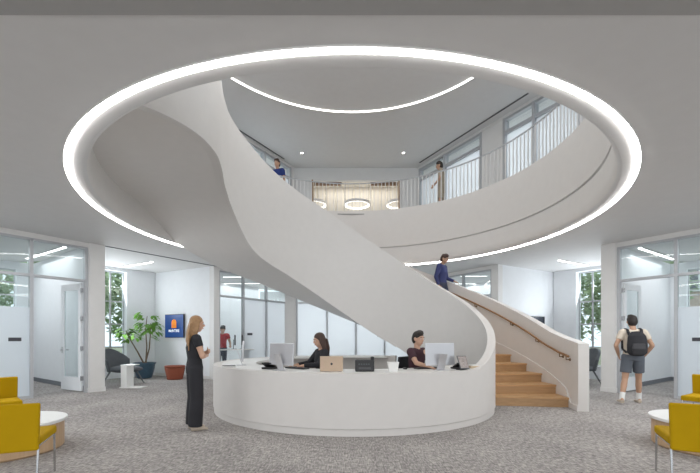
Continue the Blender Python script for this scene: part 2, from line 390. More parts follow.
# headers / piers
S(MB().prism(quad(LA, LU, LN, -8.5, -.08, -.08, .08), 3.62, HC).build('wall_left_header', WHITE))
S(MB().prism(quad(LA, LU, LN, 3.7, 7.0, -.08, .08), 3.62, HC).build('wall_left_office_header', WHITE))
S(MB().prism(quad(RA, RU, RN, -8.5, -.1, -.08, .08), 3.62, HC).build('wall_right_header', WHITE))
S(MB().prism(quad(RA, RU, RN, 3.4, 6.95, -.08, .08), 3.62, HC).build('wall_right_office_header', WHITE))
S(MB().prism([(-2.3, 15.07), (2.4, 15.07), (2.4, 15.23), (-2.3, 15.23)], 3.62, HC).build('wall_back_header', WHITE))
for side, A, u, n, s0, s1, q0, q1 in (('left', LA, LU, LN, -.08, .27, 3.5, 3.71), ('right', RA, RU, RN, -.10, .22, 3.17, 3.42)):
    S(MB().prism(quad(A, u, n, s0, s1, -.14, .14), 0, HC).build(f'wall_{side}_pier', WHITE))
    S(MB().prism(quad(A, u, n, s0-.012, s1+.012, -.155, .155), 0, .11).build(f'baseboard_{side}_pier', WHITE))
    S(MB().prism(quad(A, u, n, q0, q1, -.1, .14), 0, HC).build(f'wall_{side}_inner_pier', WHITE))
S(MB().prism([(-2.62, 15.0), (-2.18, 15.0), (-2.18, 15.3), (-2.62, 15.3)], 0, HC).build('wall_back_pier_left', WHITE))
S(MB().prism([(2.36, 15.0), (2.76, 15.0), (2.76, 15.3), (2.36, 15.3)], 0, HC).build('wall_back_pier_right', WHITE))
# alcove: screen wall, window wall
def alcove(side, A, u, n, sc, sf, off=2.85):
    c = A+u*sc+n*off; f = A+u*sf+n*.12
    S(MB().prism(seg_wall(tuple(c+u*.08), tuple(f+u*.08), .14), 0, HC).build(f'wall_{side}_screen', ROOMW))
    S(MB().prism(seg_wall(tuple(c), tuple(f), .02), 0, .1).build(f'baseboard_{side}_screen', WHITE))
    # window wall: from s=-.2 to sc with a window .85-2.14, parted from the glass room by a cross wall at s=.1
    W = A+n*off
    S(MB().prism(quad(W, u, n, .05, .85, 0, .35), 0, HC).prism(quad(W, u, n, 2.14, sc, 0, .35), 0, HC)
      .prism(quad(W, u, n, .85, 2.14, 0, .35), 0, .42).prism(quad(W, u, n, .85, 2.14, 0, .35), 3.62, HC).build(f'wall_{side}_window', ROOMW))
    S(MB().prism(quad(A, u, n, .0, .12, .16, off), 0, HC).build(f'wall_{side}_partition', ROOMW))
    wn_[0] += 1
    o = empty(f'window_{wn_[0]}', (0, 0, 0), kind='structure'); g = MB()
    for s in (.85, 1.28, 1.71, 2.14): g.prism(quad(W, u, n, s-.022, s+.022, .2, .26), .42, 3.62)
    for z in (.44, 1.05, 1.83, 2.6, 3.6): g.prism(quad(W, u, n, .85, 2.14, .2, .26), z-.022, z+.022)
    g.build('window_frame', METAL, o); MB().prism(quad(W, u, n, .85, 2.14, .225, .235), .42, 3.62).build('pane', GLASS, o)
    MB().prism(quad(W, u, n, .8, 2.19, -.05, .2), .40, .43).build('window_sill', ROOMW, o)
alcove('left', LA, LU, LN, 3.1, 3.5)
alcove('right', RA, RU, RN, 2.9, 3.17)
# glass rooms: back wall with a window, corner, cross wall = alcove partition continued
def groom(side, A, u, n, off, s_end=.0):
    W = A+n*off
    wa, wb, zb = -1.75, -.40, 1.7
    m = MB().prism(quad(W, u, n, -9, wa, 0, .3), 0, HC).prism(quad(W, u, n, wb, .12, 0, .3), 0, HC)
    m.prism(quad(W, u, n, wa, wb, 0, .3), 0, zb).prism(quad(W, u, n, wa, wb, 0, .3), 3.5, HC)
    S(m.build(f'wall_{side}_room_back', ROOMW))
    S(MB().prism(quad(W, u, n, -9, .0, -.02, 0), 0, .12).build(f'baseboard_{side}_room_back', DARKB))
    S(MB().prism(quad(A, u, n, .0, .12, 2.85, off), 0, HC).build(f'wall_{side}_partition_far', ROOMW))
    S(MB().prism(quad(A, u, n, -.02, .0, .2, off), 0, .12).build(f'baseboard_{side}_partition', DARKB))
    wn_[0] += 1
    o = empty(f'window_{wn_[0]}', (0, 0, 0), kind='structure'); g = MB()
    for k in range(4): s = wa+(wb-wa)*k/3; g.prism(quad(W, u, n, s-.02, s+.02, .15, .2), zb, 3.5)
    for z in (zb+.02, 2.3, 2.7, 3.1, 3.48): g.prism(quad(W, u, n, wa, wb, .15, .2), z-.02, z+.02)
    g.build('window_frame', METAL, o); MB().prism(quad(W, u, n, wa, wb, .17, .18), zb, 3.5).build('pane', GLASS, o)
groom('left', LA, LU, LN, 4.4); groom('right', RA, RU, RN, 4.4)
# doors (open inward)
def door(idx, A, u, n, hinge, turn):
    h = A+u*hinge+n*.07
    d = (n*cos(R(turn))-u*sin(R(turn))).normalized(); rz = math.atan2(d.y, d.x)
    o = empty(f'door_{idx}', (h.x, h.y, 0), rz, kind='structure')
    MB().box((.08, 0, 1.38), (.12, .045, 2.7)).box((.87, 0, 1.38), (.14, .045, 2.7)).box((.47, 0, 2.65), (.7, .045, .16)).box((.47, 0, .2), (.7, .045, .34)).build('door_leaf', ROOMW, o)
    MB().box((.47, 0, 1.47), (.68, .012, 2.2)).build('pane', GLASS, o)
    for z in (.35, 1.1, 1.85, 2.55): MB().box((.0, 0, z), (.05, .07, .11)).build('hinge', CHROME, o)
    MB().tube([(.88, -.07, 1.05), (.76, -.07, 1.05)], .01).tube([(.88, .07, 1.05), (.76, .07, 1.05)], .01).tube([(.88, -.07, 1.05), (.88, .07, 1.05)], .012).box((.88, 0, 1.05), (.05, .055, .16)).build('door_handle', CHROME, o)
door(1, LA, LU, LN, -.16, 8)
door(2, RA, RU, RN, -.19, 4)
def signp(A, u, n, s, z, label):
    t = tag(MB().prism(quad(A, u, n, s-.11, s+.11, -.02, -.008), z-.04, z+.04).build('room_sign', SLOT), label, 'sign', 'black room name plates')
signp(LA, LU, LN, -1.47, 1.33, 'small black plate on the glass of the left glass room')
signp(RA, RU, RN, -1.62, 1.33, 'small black plate on the glass of the right glass room')
signp(LA, LU, LN, 5.06, 1.5, 'small black plate on frosted glass right of the person in red')
signp(BA, BU, BN, 3.72, 1.45, 'small black plate on back wall glass left of the seated man')
# offices behind: outer walls
S(MB().prism(quad(LA, LU, LN, 3.2, 8.0, 2.87, 3.2), 0, HC).build('wall_left_office', ROOMW))
S(MB().prism(quad(RA, RU, RN, 3.0, 8.0, 2.87, 3.2), 0, HC).build('wall_right_office', ROOMW))
S(MB().prism([(-4.6, 19.1), (4.7, 19.1), (4.7, 19.3), (-4.6, 19.3)], 0, HC).build('wall_back', ROOMW))

# ------------------------------------------------------------------ upper floor walls
UA, UU, UN = Vector((4.45, 12.5)), Vector((-.5, .866)), Vector((.866, .5))
VA, VU, VN = Vector((-3.95, 12.5)), Vector((.5, .866)), Vector((-.866, .5))
def upper(side, A, u, n, bays, s_end):
    m = MB().prism(quad(A, u, n, -8, s_end, -.1, .1), H2-.08, H2)
    last = -8
    for a, b in bays: m.prism(quad(A, u, n, last, a, -.08, .08), F2, H2-.08); last = b
    m.prism(quad(A, u, n, last, s_end, -.08, .08), F2, H2-.08)
    S(m.build(f'wall_{side}_upper', WHITE))
    for a, b in bays:
        wn_[0] += 1; o = empty(f'window_{wn_[0]}', (0, 0, 0), kind='structure'); f = MB()
        for s in (a+.03, (a+b)/2+.15, b-.03): f.prism(quad(A, u, n, s-.04, s+.04, -.1, .1), F2, H2-.08)
        f.prism(quad(A, u, n, a, b, -.08, .08), H2-.15, H2-.08).prism(quad(A, u, n, a, b, -.08, .08), 7.72, 7.82)
        f.build('window_frame', METAL, o)
        MB().prism(quad(A, u, n, a, b, -.006, .006), F2, 7.72).build('pane', FROST, o)
        MB().prism(quad(A, u, n, a, b, -.006, .006), 7.82, H2-.15).build('pane', GLASS, o)
upper('right', UA, UU, UN, [(-3.2, -.85), (0, 3.15)], 3.3)
upper('left', VA, VU, VN, [(-3.6, -1.4), (-.3, 3.0)], 3.2)
S(MB().prism([(-2.4, 15.25), (-1.53, 15.25), (-1.53, 15.4), (-2.4, 15.4)], F2, H2).prism([(2.02, 15.25), (2.85, 15.25), (2.85, 15.4), (2.02, 15.4)], F2, H2)
  .prism([(-1.53, 15.25), (2.02, 15.25), (2.02, 15.4), (-1.53, 15.4)], 7.78, H2).build('wall_back_upper', WHITE))
S(MB().prism([(-1.56, 15.2), (-1.5, 15.2), (-1.5, 15.42), (-1.56, 15.42)], F2, 7.8).prism([(1.99, 15.2), (2.05, 15.2), (2.05, 15.42), (1.99, 15.42)], F2, 7.8).build('trim_1', SLATS))
S((lambda m: [m.prism([(-2.6+.4*i, 16.47), (-2.3+.4*i, 16.47), (-2.27+.4*i, 16.5), (-2.63+.4*i, 16.5)], F2, 8.0) for i in range(14)] and m.prism([(-2.7, 16.5), (3.1, 16.5), (3.1, 16.65), (-2.7, 16.65)], F2, H2))(MB()).build('wall_back_lounge', WARMW))
m = MB()
for p, q in zip(OUTL[1:], OUTL[2:-1]): m.prism(seg_wall(tuple(Vector(p)*.99+Vector((CX, CY))*.01), tuple(Vector(q)*.99+Vector((CX, CY))*.01), .12), F2, H2)
S(m.build('wall_upper_outer', ROOMW))
S(MB().prism(seg_wall((-2.6, 16.5), (-2.6, 15.42)), F2, H2).prism(seg_wall((3.0, 16.5), (3.0, 15.42)), F2, H2).prism([(-2.6, 15.42), (3, 15.42), (3, 16.5), (-2.6, 16.5)], 8.0, 8.1).build('wall_lounge_sides', WARMW))
for x0, x1, d in ((-1.5, -.35, 'left'), (.85, 1.99, 'right')):
    m = MB(); k = int((x1-x0)/.11)
    for i in range(k): m.box((x0+.055+i*.11, 15.55, 7.83), (.06, .06, .24))
    m.box(((x0+x1)/2, 15.6, 7.83), (x1-x0, .02, .24))
    tag(m.build('slat_screen', SLATS), f'brown wooden slat valance at the top {d} of the lit upper opening', 'wooden screen')
for x, d in ((-1.55, 'leftmost'), (.3, 'middle'), (2.1, 'rightmost')):
    t = empty('pendant_light', (x, 15.95, 7.02), 0, f'{d} of the three glowing ring pendants beyond the upper railing', 'pendant light', 'ring pendants upstairs')
    ring(MB(), .47, .54, 0, .07, (0, 0), 40).build('glow_ring', WARML, t, True)
    ring(MB(), .54, .555, -.005, .1, (0, 0), 40).build('rim', WHITE, t, True)
    for sx in (-.5, .5): MB().tube([(sx, 0, .06), (sx, 0, .97)], .004, 6).build('cable', SLOT, t)

# ------------------------------------------------------------------ upper guard and railing
RATE, T0 = .0345, -8
def pitch(t): return max(0, min(F2, .19+.0264*(t-T0) if t < 28 else 1.14+.0365*(t-28)))
g = MB(); rings = []
for i in range(100):
    t_ = -134+(150+134)*i/99
    rings.append([Vector((P(r, t_)[0]-.05, P(r, t_)[1]-.05, z)) for r, z in ((4.517, 4.342), (4.66, 4.342), (4.66, 5.56), (4.517, 5.56))])
g.loft(rings)
S(g.build('trim_2', STAIRW, smooth=True))
S(MB().box((CX-.03, CY+4.455, 5.46), (1.0, .02, .03)).build('trim_3', GROOVE))
t = empty('railing', (CX-.05, CY-.05, 5.56), 0, 'white picket railing with slim handrail curving along the upper floor edge', 'railing')
MB().tube([(4.56*cos(R(a)), 4.56*sin(R(a)), .93) for a in range(-10, 148, 2)], .022, 8).build('handrail', METAL, t, True)
pm = None
for i in range(98):
    a = -6+i*1.54
    if pm is None:
        p0 = MB().box((0, 0, .46), (.02, .025, .92)).build('picket', WHITE, t); pm = p0
    else:
        p0 = pm.copy(); COL.objects.link(p0); p0.parent = t
    p0.location = (4.56*cos(R(a)), 4.56*sin(R(a)), 0); p0.rotation_euler = (0, 0, R(a+90))

# ------------------------------------------------------------------ spiral staircase
TOP = [(-45, .87), (-33, 1.06), (-20, 1.34), (2, 1.82), (18, 2.2), (37, 2.68), (58, 3.35), (80, 4.12), (106, 4.95), (120, 5.25), (132, 5.5), (145, 5.76), (160, 6.03), (180, 6.17), (300, 6.3)]
BOT = [(25, 0), (38, .35), (62, 1.1), (77, 1.48), (100, 2.22), (118, 2.75), (132, 3.08), (146, 3.30), (157, 3.50), (163, 3.72), (172, 4.08), (182, 4.36), (192, 4.5), (215, 4.55), (400, 4.55)]
stair = empty('spiral_staircase', (CX, CY, 0), 0, 'sweeping white spiral staircase with oak treads rising around the reception desk', 'staircase')
def L2(p): return Vector((p[0]-CX, p[1]-CY))
mid = [Vector((2.7*cos(R(a)), 2.7*sin(R(a)))) for a in range(-45, 181, 3)]
par = list(range(-45, 181, 3))
ctrl = [(-2.7, .0), (-2.62, -.55), (-2.50, -1.05), (-2.42, -1.6), (-2.50, -2.15), (-2.78, -2.62), (-3.22, -3.0), (-3.42, -3.14)]
cpt = [Vector((-2.7*cos(R(4)), 2.7*sin(R(4))))] + [Vector(c) for c in ctrl] + [Vector((-3.6, -3.3))]
ext, epar = [], []
for i in range(1, len(cpt)-2):
    for k in range(6):
        t_ = k/6; a, b, c, d = cpt[i-1], cpt[i], cpt[i+1], cpt[i+2]
        q = .5*((2*b)+(-a+c)*t_+(2*a-5*b+4*c-d)*t_*t_+(-a+3*b-3*c+d)*t_**3)
        if i == 1 and k == 0: continue
        ext.append(q); epar.append(180+(i-1+t_)*7)
path = mid+ext+[Vector(ctrl[-1])]; par = par+epar+[180+7*7]
rings = []; lip = []; innerpts = []
for i, p in enumerate(path):
    d = (path[min(i+1, len(path)-1)]-path[max(i-1, 0)]).normalized()
    if i == 0: d = Vector((sin(R(45)), cos(R(45))))
    n = Vector((d.y, -d.x))   # to the right of travel = outward
    po, pi_ = p+n*.1, p-n*.04
    zt, zb = smooth_tab(TOP, par[i]) if par[i] > -38 else lerp_tab(TOP, par[i]), smooth_tab(BOT, par[i])
    if par[i] < 25: zb = 0
    if par[i] < -8: zb = .105
    rings.append([Vector((*pi_, zb)), Vector((*po, zb)), Vector((*po, zt)), Vector((*pi_, zt))])
    innerpts.append((po, par[i], zb))
    if par[i] > 60: lip.append([Vector((*(p-n*.06), zb-.02)), Vector((*(p-n*.035), zb-.02)), Vector((*(p-n*.035), zb+.045)), Vector((*(p-n*.06), zb+.045))])
MB().loft(rings).build('inner_balustrade', STAIRW, stair, True, angle=30)
MB().loft(lip).build('bottom_trim', STAIRW, stair, True, angle=30)
# outer balustrade
OTOP = [(-14, 1.25), (-4, 1.36), (4, 1.52), (20, 2.06), (150, .0345*158+1.1)]
rings = []
for a in [-13.5]+list(range(-12, 169, 3)):
    zt = min(6.4, lerp_tab(OTOP, a) if a < 150 else 6.4); zb = 0 if a < 25 else smooth_tab(BOT, a)
    rings.append([Vector((r*cos(R(a)), r*sin(R(a)), z)) for r, z in ((4.27, zb), (4.45, zb), (4.45, zt), (4.27, zt))])
MB().loft(rings).build('outer_balustrade', STAIRW, stair, True, angle=30)
# skirt on outer wall
rings = []
for a in [-13.6]+list(range(-12, 60, 3)):
    zz = pitch(a)+.13 if a > -9 else .1; zb = 0 if a < 25 else smooth_tab(BOT, a)
    rings.append([Vector((r*cos(R(a)), r*sin(R(a)), z)) for r, z in ((4.25, zb), (4.275, zb), (4.275, zz), (4.25, zz))])
MB().loft(rings).build('skirting', STAIRW, stair, True, angle=30)
# soffit body under the steps and the landing
rings = []
for p, s, zb in innerpts:
    if s < 26: continue
    if s <= 180: a = s; ro = 4.28+.34*max(0, min(1, (s-146)/20))
    else: a = 180+(s-180)/49*43; ro = 4.62
    q = Vector((ro*cos(R(a)), ro*sin(R(a))))
    zt = max(zb+.05, min(F2, pitch(a)-.2 if a < 146 else F2)); zo = min(zb, 4.275) if s > 160 else zb
    m1, m2 = p.lerp(q, .33), p.lerp(q, .66)
    rings.append([Vector((*p, zb+.005)), Vector((*m1, zb*.67+zo*.33)), Vector((*m2, zb*.34+zo*.66)), Vector((*q, zo)), Vector((*q, zt)), Vector((*p, zt))])
MB().loft(rings).build('soffit', STAIRW, stair, True, angle=35)
# steps
NS, RISE = 28, F2/28
ANG = [T0+7.2*k for k in range(5)]+[28+5.2*k for k in range(24)]
first = None
for k in range(NS):
    a0 = ANG[k]; DA = ANG[k+1]-a0; z1 = RISE*(k+1)
    st = MB(); rr = []
    for j in range(5):
        a = a0+(DA+.6)*j/4 if k < NS-1 else a0+DA*j/4
        rr.append([Vector((r*cos(R(a)), r*sin(R(a)), z)) for r, z in ((2.81, max(0, z1-RISE-.05)), (4.25, max(0, z1-RISE-.05)), (4.25, z1-.035), (2.81, z1-.035))])
    s_ = st.loft(rr).build('step', OAKR, stair)
    rr = []
    for j in range(5):
        a = a0-.35+(DA+.3)*j/4
        rr.append([Vector((r*cos(R(a)), r*sin(R(a)), z)) for r, z in ((2.81, z1-.035), (4.25, z1-.035), (4.25, z1), (2.81, z1))])
    MB().loft(rr).build('tread', OAK, s_)
# handrail along outer wall
hr = MB().tube([(4.19*cos(R(a)), 4.19*sin(R(a)), (lerp_tab(OTOP, a)-.29)) for a in range(-10, 150, 3)], [(.024, .02)]*54, 8).build('handrail', RAILW, stair, True)
for a in (-8.5, -4.5, 8, 20, 36, 52, 70):
    z = lerp_tab(OTOP, a)-.29
    MB().tube([(4.27*cos(R(a)), 4.27*sin(R(a)), z-.08), (4.19*cos(R(a)), 4.19*sin(R(a)), z-.08), (4.19*cos(R(a)), 4.19*sin(R(a)), z-.02)], .011, 8).ball((4.262*cos(R(a)), 4.262*sin(R(a)), z-.08), .028, seg=10).build('handrail_bracket', mat('bronze', (.22, .15, .09), .4, .7), stair, True)
    
# inner wall handrail end seen beside the desk
MB().tube([(2.86*cos(R(a)), 2.86*sin(R(a)), lerp_tab(TOP, a)-.32) for a in range(-3, 120, 3)], .02, 8).build('handrail', RAILW, stair, True)

# ------------------------------------------------------------------ reception desk
desk = empty('reception_desk', (CX, CY, 0), 0, 'round white reception desk curving in front of the spiral staircase', 'desk')
def arc(mb, prof, t0, t1, st=3):
    n = max(2, int(abs(t1-t0)/st)); rr = []
    for i in range(n+1):
        a = R(t0+(t1-t0)*i/n); rr.append([Vector((r*cos(a), r*sin(a), z)) for r, z in prof])
    return mb.loft(rr)
arc(MB(), [(2.66, .105), (2.8, .105), (2.8, .87), (2.66, .87)], 64, 315).build('desk_wall', STAIRW, desk, True, angle=30)
arc(MB(), [(2.70, 0), (2.785, 0), (2.785, .095), (2.77, .105), (2.70, .105)], 64, 352).build('toe_kick', STAIRW, desk, True, angle=30)
arc(MB(), [(2.02, .82), (2.655, .82), (2.655, .868), (2.02, .868)], 150, 322).build('worktop', TABLEW, desk, True, angle=30)
arc(MB(), [(2.3, .82), (2.655, .82), (2.655, .868), (2.3, .868)], 68, 149.5).build('back_counter', TABLEW, desk, True, angle=30)

# ------------------------------------------------------------------ people
def remesh(mb, name, m, parent, vox=.011, sm=3):
    bmesh.ops.recalc_face_normals(mb.bm, faces=mb.bm.faces)
    me = bpy.data.meshes.new('tmp'); mb.bm.to_mesh(me); mb.bm.free()
    o = bpy.data.objects.new('tmp', me); COL.objects.link(o)
    r = o.modifiers.new('r', 'REMESH'); r.mode = 'VOXEL'; r.voxel_size = vox; r.use_smooth_shade = True
    s = o.modifiers.new('s', 'SMOOTH'); s.factor = .5; s.iterations = sm
    dg = bpy.context.evaluated_depsgraph_get(); dg.update()
    me2 = bpy.data.meshes.new_from_object(o.evaluated_get(dg)); bpy.data.objects.remove(o); bpy.data.meshes.remove(me)
    me2.materials.clear(); me2.materials.append(m); me2.name = name
    for p in me2.polygons: p.use_smooth = True
    o2 = bpy.data.objects.new(name, me2); COL.objects.link(o2); o2.parent = parent
    return o2
V3 = Vector
def hand(b, w_, d, nrm, lat, s=1, curl=.5, thumb=1):
    """w_ wrist, d forearm direction, nrm palm normal, lat direction towards the thumb"""
    d, nrm, lat = d.normalized(), nrm.normalized(), lat.normalized()
    b.tube([w_-d*.02, w_+d*.03*s, w_+d*.085*s], [(.026*s, .018*s), (.038*s, .017*s), (.04*s, .014*s)], 10, side=lat)
    for i, L in enumerate((.072, .08, .074, .058)):
        base = w_+d*.075*s+lat*(.03-.02*i)*s; k1 = (d+nrm*curl*.6).normalized(); k2 = (d+nrm*curl*1.8).normalized()
        p1 = base+k1*L*.5*s; b.tube([base, p1, p1+k2*L*.5*s], [.0105*s, .0095*s, .008*s], 7)
    b0 = w_+d*.025*s+lat*.025*s*thumb; b1 = b0+(d*.6+lat*thumb+nrm*.3).normalized()*.04*s
    b.tube([b0, b1, b1+(d+lat*.3+nrm*.4).normalized()*.03*s], [.013*s, .011*s, .009*s], 7)
def basis(d, up=V3((0, 0, 1))):
    d = d.normalized(); r = d.cross(up); r = r.normalized() if r.length > 1e-3 else V3((1, 0, 0)); return r, r.cross(d)
def person(loc, rz, label, pose, skin, hair, hairstyle, top_m, top_sleeve, bot_m, bot_len, shoe_m, wide=0, scale=1, vox=.011, longtop=0, group=None, female=False):
    """pose: dictionary of joints in metres for a 1.75 m figure facing +Y"""
    J = {k: V3(v) for k, v in pose.items() if isinstance(v, tuple)}
    root = empty('person', loc, rz, label, 'person', group); root.scale = (scale,)*3
    sh = (J['shR']-J['shL']).normalized(); hipd = (J['hipR']-J['hipL']).normalized()
    pel = (J['hipR']+J['hipL'])/2; chest = (J['shR']+J['shL'])/2; up = (chest-pel).normalized()
    f = female
    def torso(b, k=0, low=-.07, high=True):
        pts = [pel+up*low, pel+up*.02, pel+up*.17, pel+up*.33, chest-up*.02, chest+up*.035]
        rr = [(.14+k, .095+k), (.165+k, .11+k), ((.125 if f else .142)+k, .088+k), (.15+k, .112+k), (.15+k, .088+k), (.085+k, .062+k)]
        b.tube(pts, rr, 18, side=hipd.lerp(sh, .5))
    head = J['head']; hd = J['look'].normalized(); hr_, hu = basis(hd, J.get('hup', V3((0, 0, 1))))
    HS = 1.07; M = Matrix((hr_, hd, hu)).transposed().to_4x4() @ Matrix.Scale(HS, 4)
    def hp(x, y, z): return head+(hr_*x+hd*y+hu*z)*HS
    b = MB(); torso(b)
    b.tube([chest-up*.02, chest+up*.06, hp(0, -.015, -.06)], [.066, .054 if not f else .046, .052 if not f else .045], 12)
    b.ball(hp(0, -.008, .025), (.074, .092, .088), M, 20); b.ball(hp(0, .018, -.035), (.058, .066, .075), M, 16)
    b.ball(hp(0, .045, -.085), (.028, .03, .025), M, 10)
    b.tube([hp(0, .082, .022), hp(0, .108, -.016)], [.009, .015], 8); b.ball(hp(0, .098, -.018), (.018, .014, .011), M, 8)
    for sx in (-1, 1):
        b.ball(hp(.076*sx, -.005, -.005), (.012, .02, .032), M, 8)
        b.ball(hp(.032*sx, .078, .032), (.022, .012, .008), M, 8)
    b.ball(hp(0, .083, -.052), (.024, .012, .012), M, 8)
    for sd, sx in (('L', -1), ('R', 1)):
        s_, e, w_ = J['sh'+sd], J['el'+sd], J['wr'+sd]
        b.ball(s_-sh*sx*.01, .062 if not f else .054); b.tube([chest+sh*sx*.05-up*.02, s_], [.07, .056], 12)
        fd = (w_-e).normalized()
        b.tube([s_, s_.lerp(e, .4), e], [.054, .049, .039], 12); b.ball(e, .039)
        b.tube([e, e.lerp(w_, .35), w_], [.04, .039, .026], 12)
        nrm = J.get('palm'+sd, V3((0, 0, -1))); lat = nrm.cross(fd)
        hand(b, w_, fd, nrm, lat*(J['th'+sd].x if 'th'+sd in J else (1 if sd == 'L' else -1)), 1, pose.get('curl'+sd, .5))
        h, k, a = J['hip'+sd], J['kn'+sd], J['an'+sd]
        b.ball(h, .088); b.tube([h, h.lerp(k, .4), k], [.088, .078, .054], 14); b.ball(k, .054)
        b.tube([k, k.lerp(a, .35), a], [.052, .056, .034], 14)
        td = J.get('toe'+sd, V3((0, 1, 0))).normalized()
        b.ball(a-td*.02-V3((0, 0, .03)), (.034, .04, .045)); b.tube([a-td*.02-V3((0, 0, .05)), a+td*.08-V3((0, 0, .06)), a+td*.16-V3((0, 0, .075))], [(.03, .03), (.036, .026), (.036, .015)], 10, side=td.cross(V3((0, 0, 1))))
    remesh(b, 'body', skin, root, vox)
    # face
    for sx in (-1, 1):
        e = MB().ball(hp(.032*sx, .083, .012), .009, seg=10).build('eye', EYEW, root, True)
        MB().ball(hp(.032*sx, .0885, .012), .0062, seg=8).build('iris', EYED, e, True)
        MB().tube([hp(.016*sx, .088, .038), hp(.048*sx, .078, .04)], .004, 6).build('eyebrow', hair, root)
    MB().tube([hp(-.022, .087, -.052), hp(0, .096, -.051), hp(.022, .087, -.052)], [.003, .006, .003], 6).build('lips', LIPS, root, True)
    # shirt
    b = MB(); k = .014
    torso(b, k, -.07-longtop if longtop >= 0 else .0)
    b.tube([chest-up*.02, chest+up*.045], [.08, .062], 14)
    for sd, sx in (('L', -1), ('R', 1)):
        s_, e, w_ = J['sh'+sd], J['el'+sd], J['wr'+sd]
        b.ball(s_-sh*sx*.01, .07); b.tube([chest+sh*sx*.05-up*.02, s_], [.085, .07], 12)
        if top_sleeve <= 1: q = s_.lerp(e, top_sleeve); b.tube([s_, q], [.068, .062 if top_sleeve < 1 else .05], 12)
        else:
            b.tube([s_, s_.lerp(e, .5), e], [.066, .06, .054], 12); b.ball(e, .054); b.tube([e, e.lerp(w_, (top_sleeve-1)*.9+.05)], [.053, .04], 12)
    remesh(b, 'shirt', top_m, root, vox)
    # trousers
    b = MB(); hw = .165+.016
    b.tube([pel-up*.07, pel+up*.03, pel+up*.1], [(.16, .12), (hw, .125), (.15, .108)], 18, side=hipd)
    for sd in 'LR':
        h, k_, a = J['hip'+sd], J['kn'+sd], J['an'+sd]
        b.ball(h, .102)
        if bot_len < 1:
            q = h.lerp(k_, bot_len); b.tube([h, q], [.102, .098], 14)
        else:
            b.tube([h, h.lerp(k_, .4), k_], [.102, .092+wide*.3, .07+wide*.7], 14); b.ball(k_, .068+wide*.7)
            b.tube([k_, k_.lerp(a, .5), a+V3((0, 0, -.02))], [.07+wide*.7, .064+wide, .055+wide*1.2], 14)
    remesh(b, 'trousers' if bot_len >= 1 else 'shorts', bot_m, root, vox)
    # shoes (and socks)
    for sd in 'LR':
        a = J['an'+sd]; td = J.get('toe'+sd, V3((0, 1, 0))).normalized(); sv = td.cross(V3((0, 0, 1)))
        b = MB(); b.tube([a-td*.06-V3((0, 0, .055)), a-td*.01-V3((0, 0, .045)), a+td*.09-V3((0, 0, .055)), a+td*.16-V3((0, 0, .068)), a+td*.185-V3((0, 0, .075))], [(.032, .03), (.042, .042), (.047, .034), (.042, .022), (.02, .01)], 12, side=sv)
        b.build('shoe', shoe_m, root, True)
        if bot_len < 1:
            kk = J['kn'+sd]; MB().tube([a-V3((0, 0, .03)), a.lerp(kk, .3)], [.043, .05], 12).build('sock', SOCK, root, True)
    # hair
    b = MB()
    b.ball(hp(0, -.016, .045), (.083, .092, .082), M, 20)
    b.ball(hp(0, -.042, .0), (.081, .07, .095), M, 16)
    if hairstyle == 'short':
        b.ball(hp(.01, .035, .095), (.062, .05, .033), M, 12); b.ball(hp(-.02, .0, .112), (.05, .06, .03), M, 12)
        for i in range(14): a = random.random()*6.28; q = random.random(); b.ball(hp(.06*q*cos(a), -.01+.07*q*sin(a), .112-.02*q), (.02, .022, .018), M, 8)
    else:
        L = {'long': .40, 'longdark': .34}[hairstyle]
        dn = V3((0, 0, -1)); bk = V3(hd); bk.z = 0; bk = -bk.normalized()
        c0 = hp(0, -.055, -.02)
        b.tube([hp(0, -.03, .06), c0, c0+dn*.12+bk*.035, c0+dn*.24+bk*.045, c0+dn*L+bk*.03], [(.082, .055), (.095, .065), (.115, .06), (.11, .055), (.06, .03)], 16, side=hr_)
        for sx in (-1, 1):
            q = hp(.068*sx, .0, .05)
            b.tube([q, hp(.079*sx, .005, -.03), hp(.085*sx, -.01, -.11), hp(.085*sx, -.02, -.11)+dn*.13], [(.03, .022), (.034, .018), (.032, .02), (.02, .014)], 10, side=hd)
        for i in range(12):
            x = (i-5.5)*.019; q = hp(x, -.09, .0)
            b.tube([q, q+dn*.15+bk*.03+hr_*x*.2, q+dn*(L-.03+random.random()*.06)+bk*(.02+random.random()*.03)], [.018, .02, .008], 8)
    remesh(b, 'hair', hair, root, .009, 2)
    return root
STAND = dict(hipL=(-.09, 0, .93), hipR=(.09, 0, .93), knL=(-.095, .015, .50), knR=(.095, .015, .50), anL=(-.10, -.01, .085), anR=(.10, -.01, .085),
             shL=(-.18, 0, 1.42), shR=(.18, 0, 1.42), elL=(-.23, -.02, 1.13), elR=(.23, -.02, 1.13), wrL=(-.25, .05, .88), wrR=(.25, .05, .88),
             head=(0, .03, 1.635), look=(0, 1, -.05), palmL=(1, 0, 0), palmR=(-1, 0, 0))
def at_px(px, D): return ((px-350)/374*D, D)
# standing woman, arms crossed
po = dict(STAND, shL=(-.165, 0, 1.40), shR=(.165, 0, 1.40), elL=(-.21, .07, 1.13), elR=(.21, .07, 1.13), wrL=(.07, .165, 1.19), wrR=(-.07, .20, 1.14), palmL=(0, -1, 0), palmR=(0, -1, 0), head=(0, .035, 1.625), look=(.12, 1, -.12), curlL=.9)
person((*at_px(194.5, 5.57), 0), R(-56), 'standing woman in black with long honey blonde hair and folded arms before the desk', po, SKIN, HAIRL, 'long', BLACKC, .45, BLACKC, 1, SHOE, wide=.04, scale=.965, female=True)
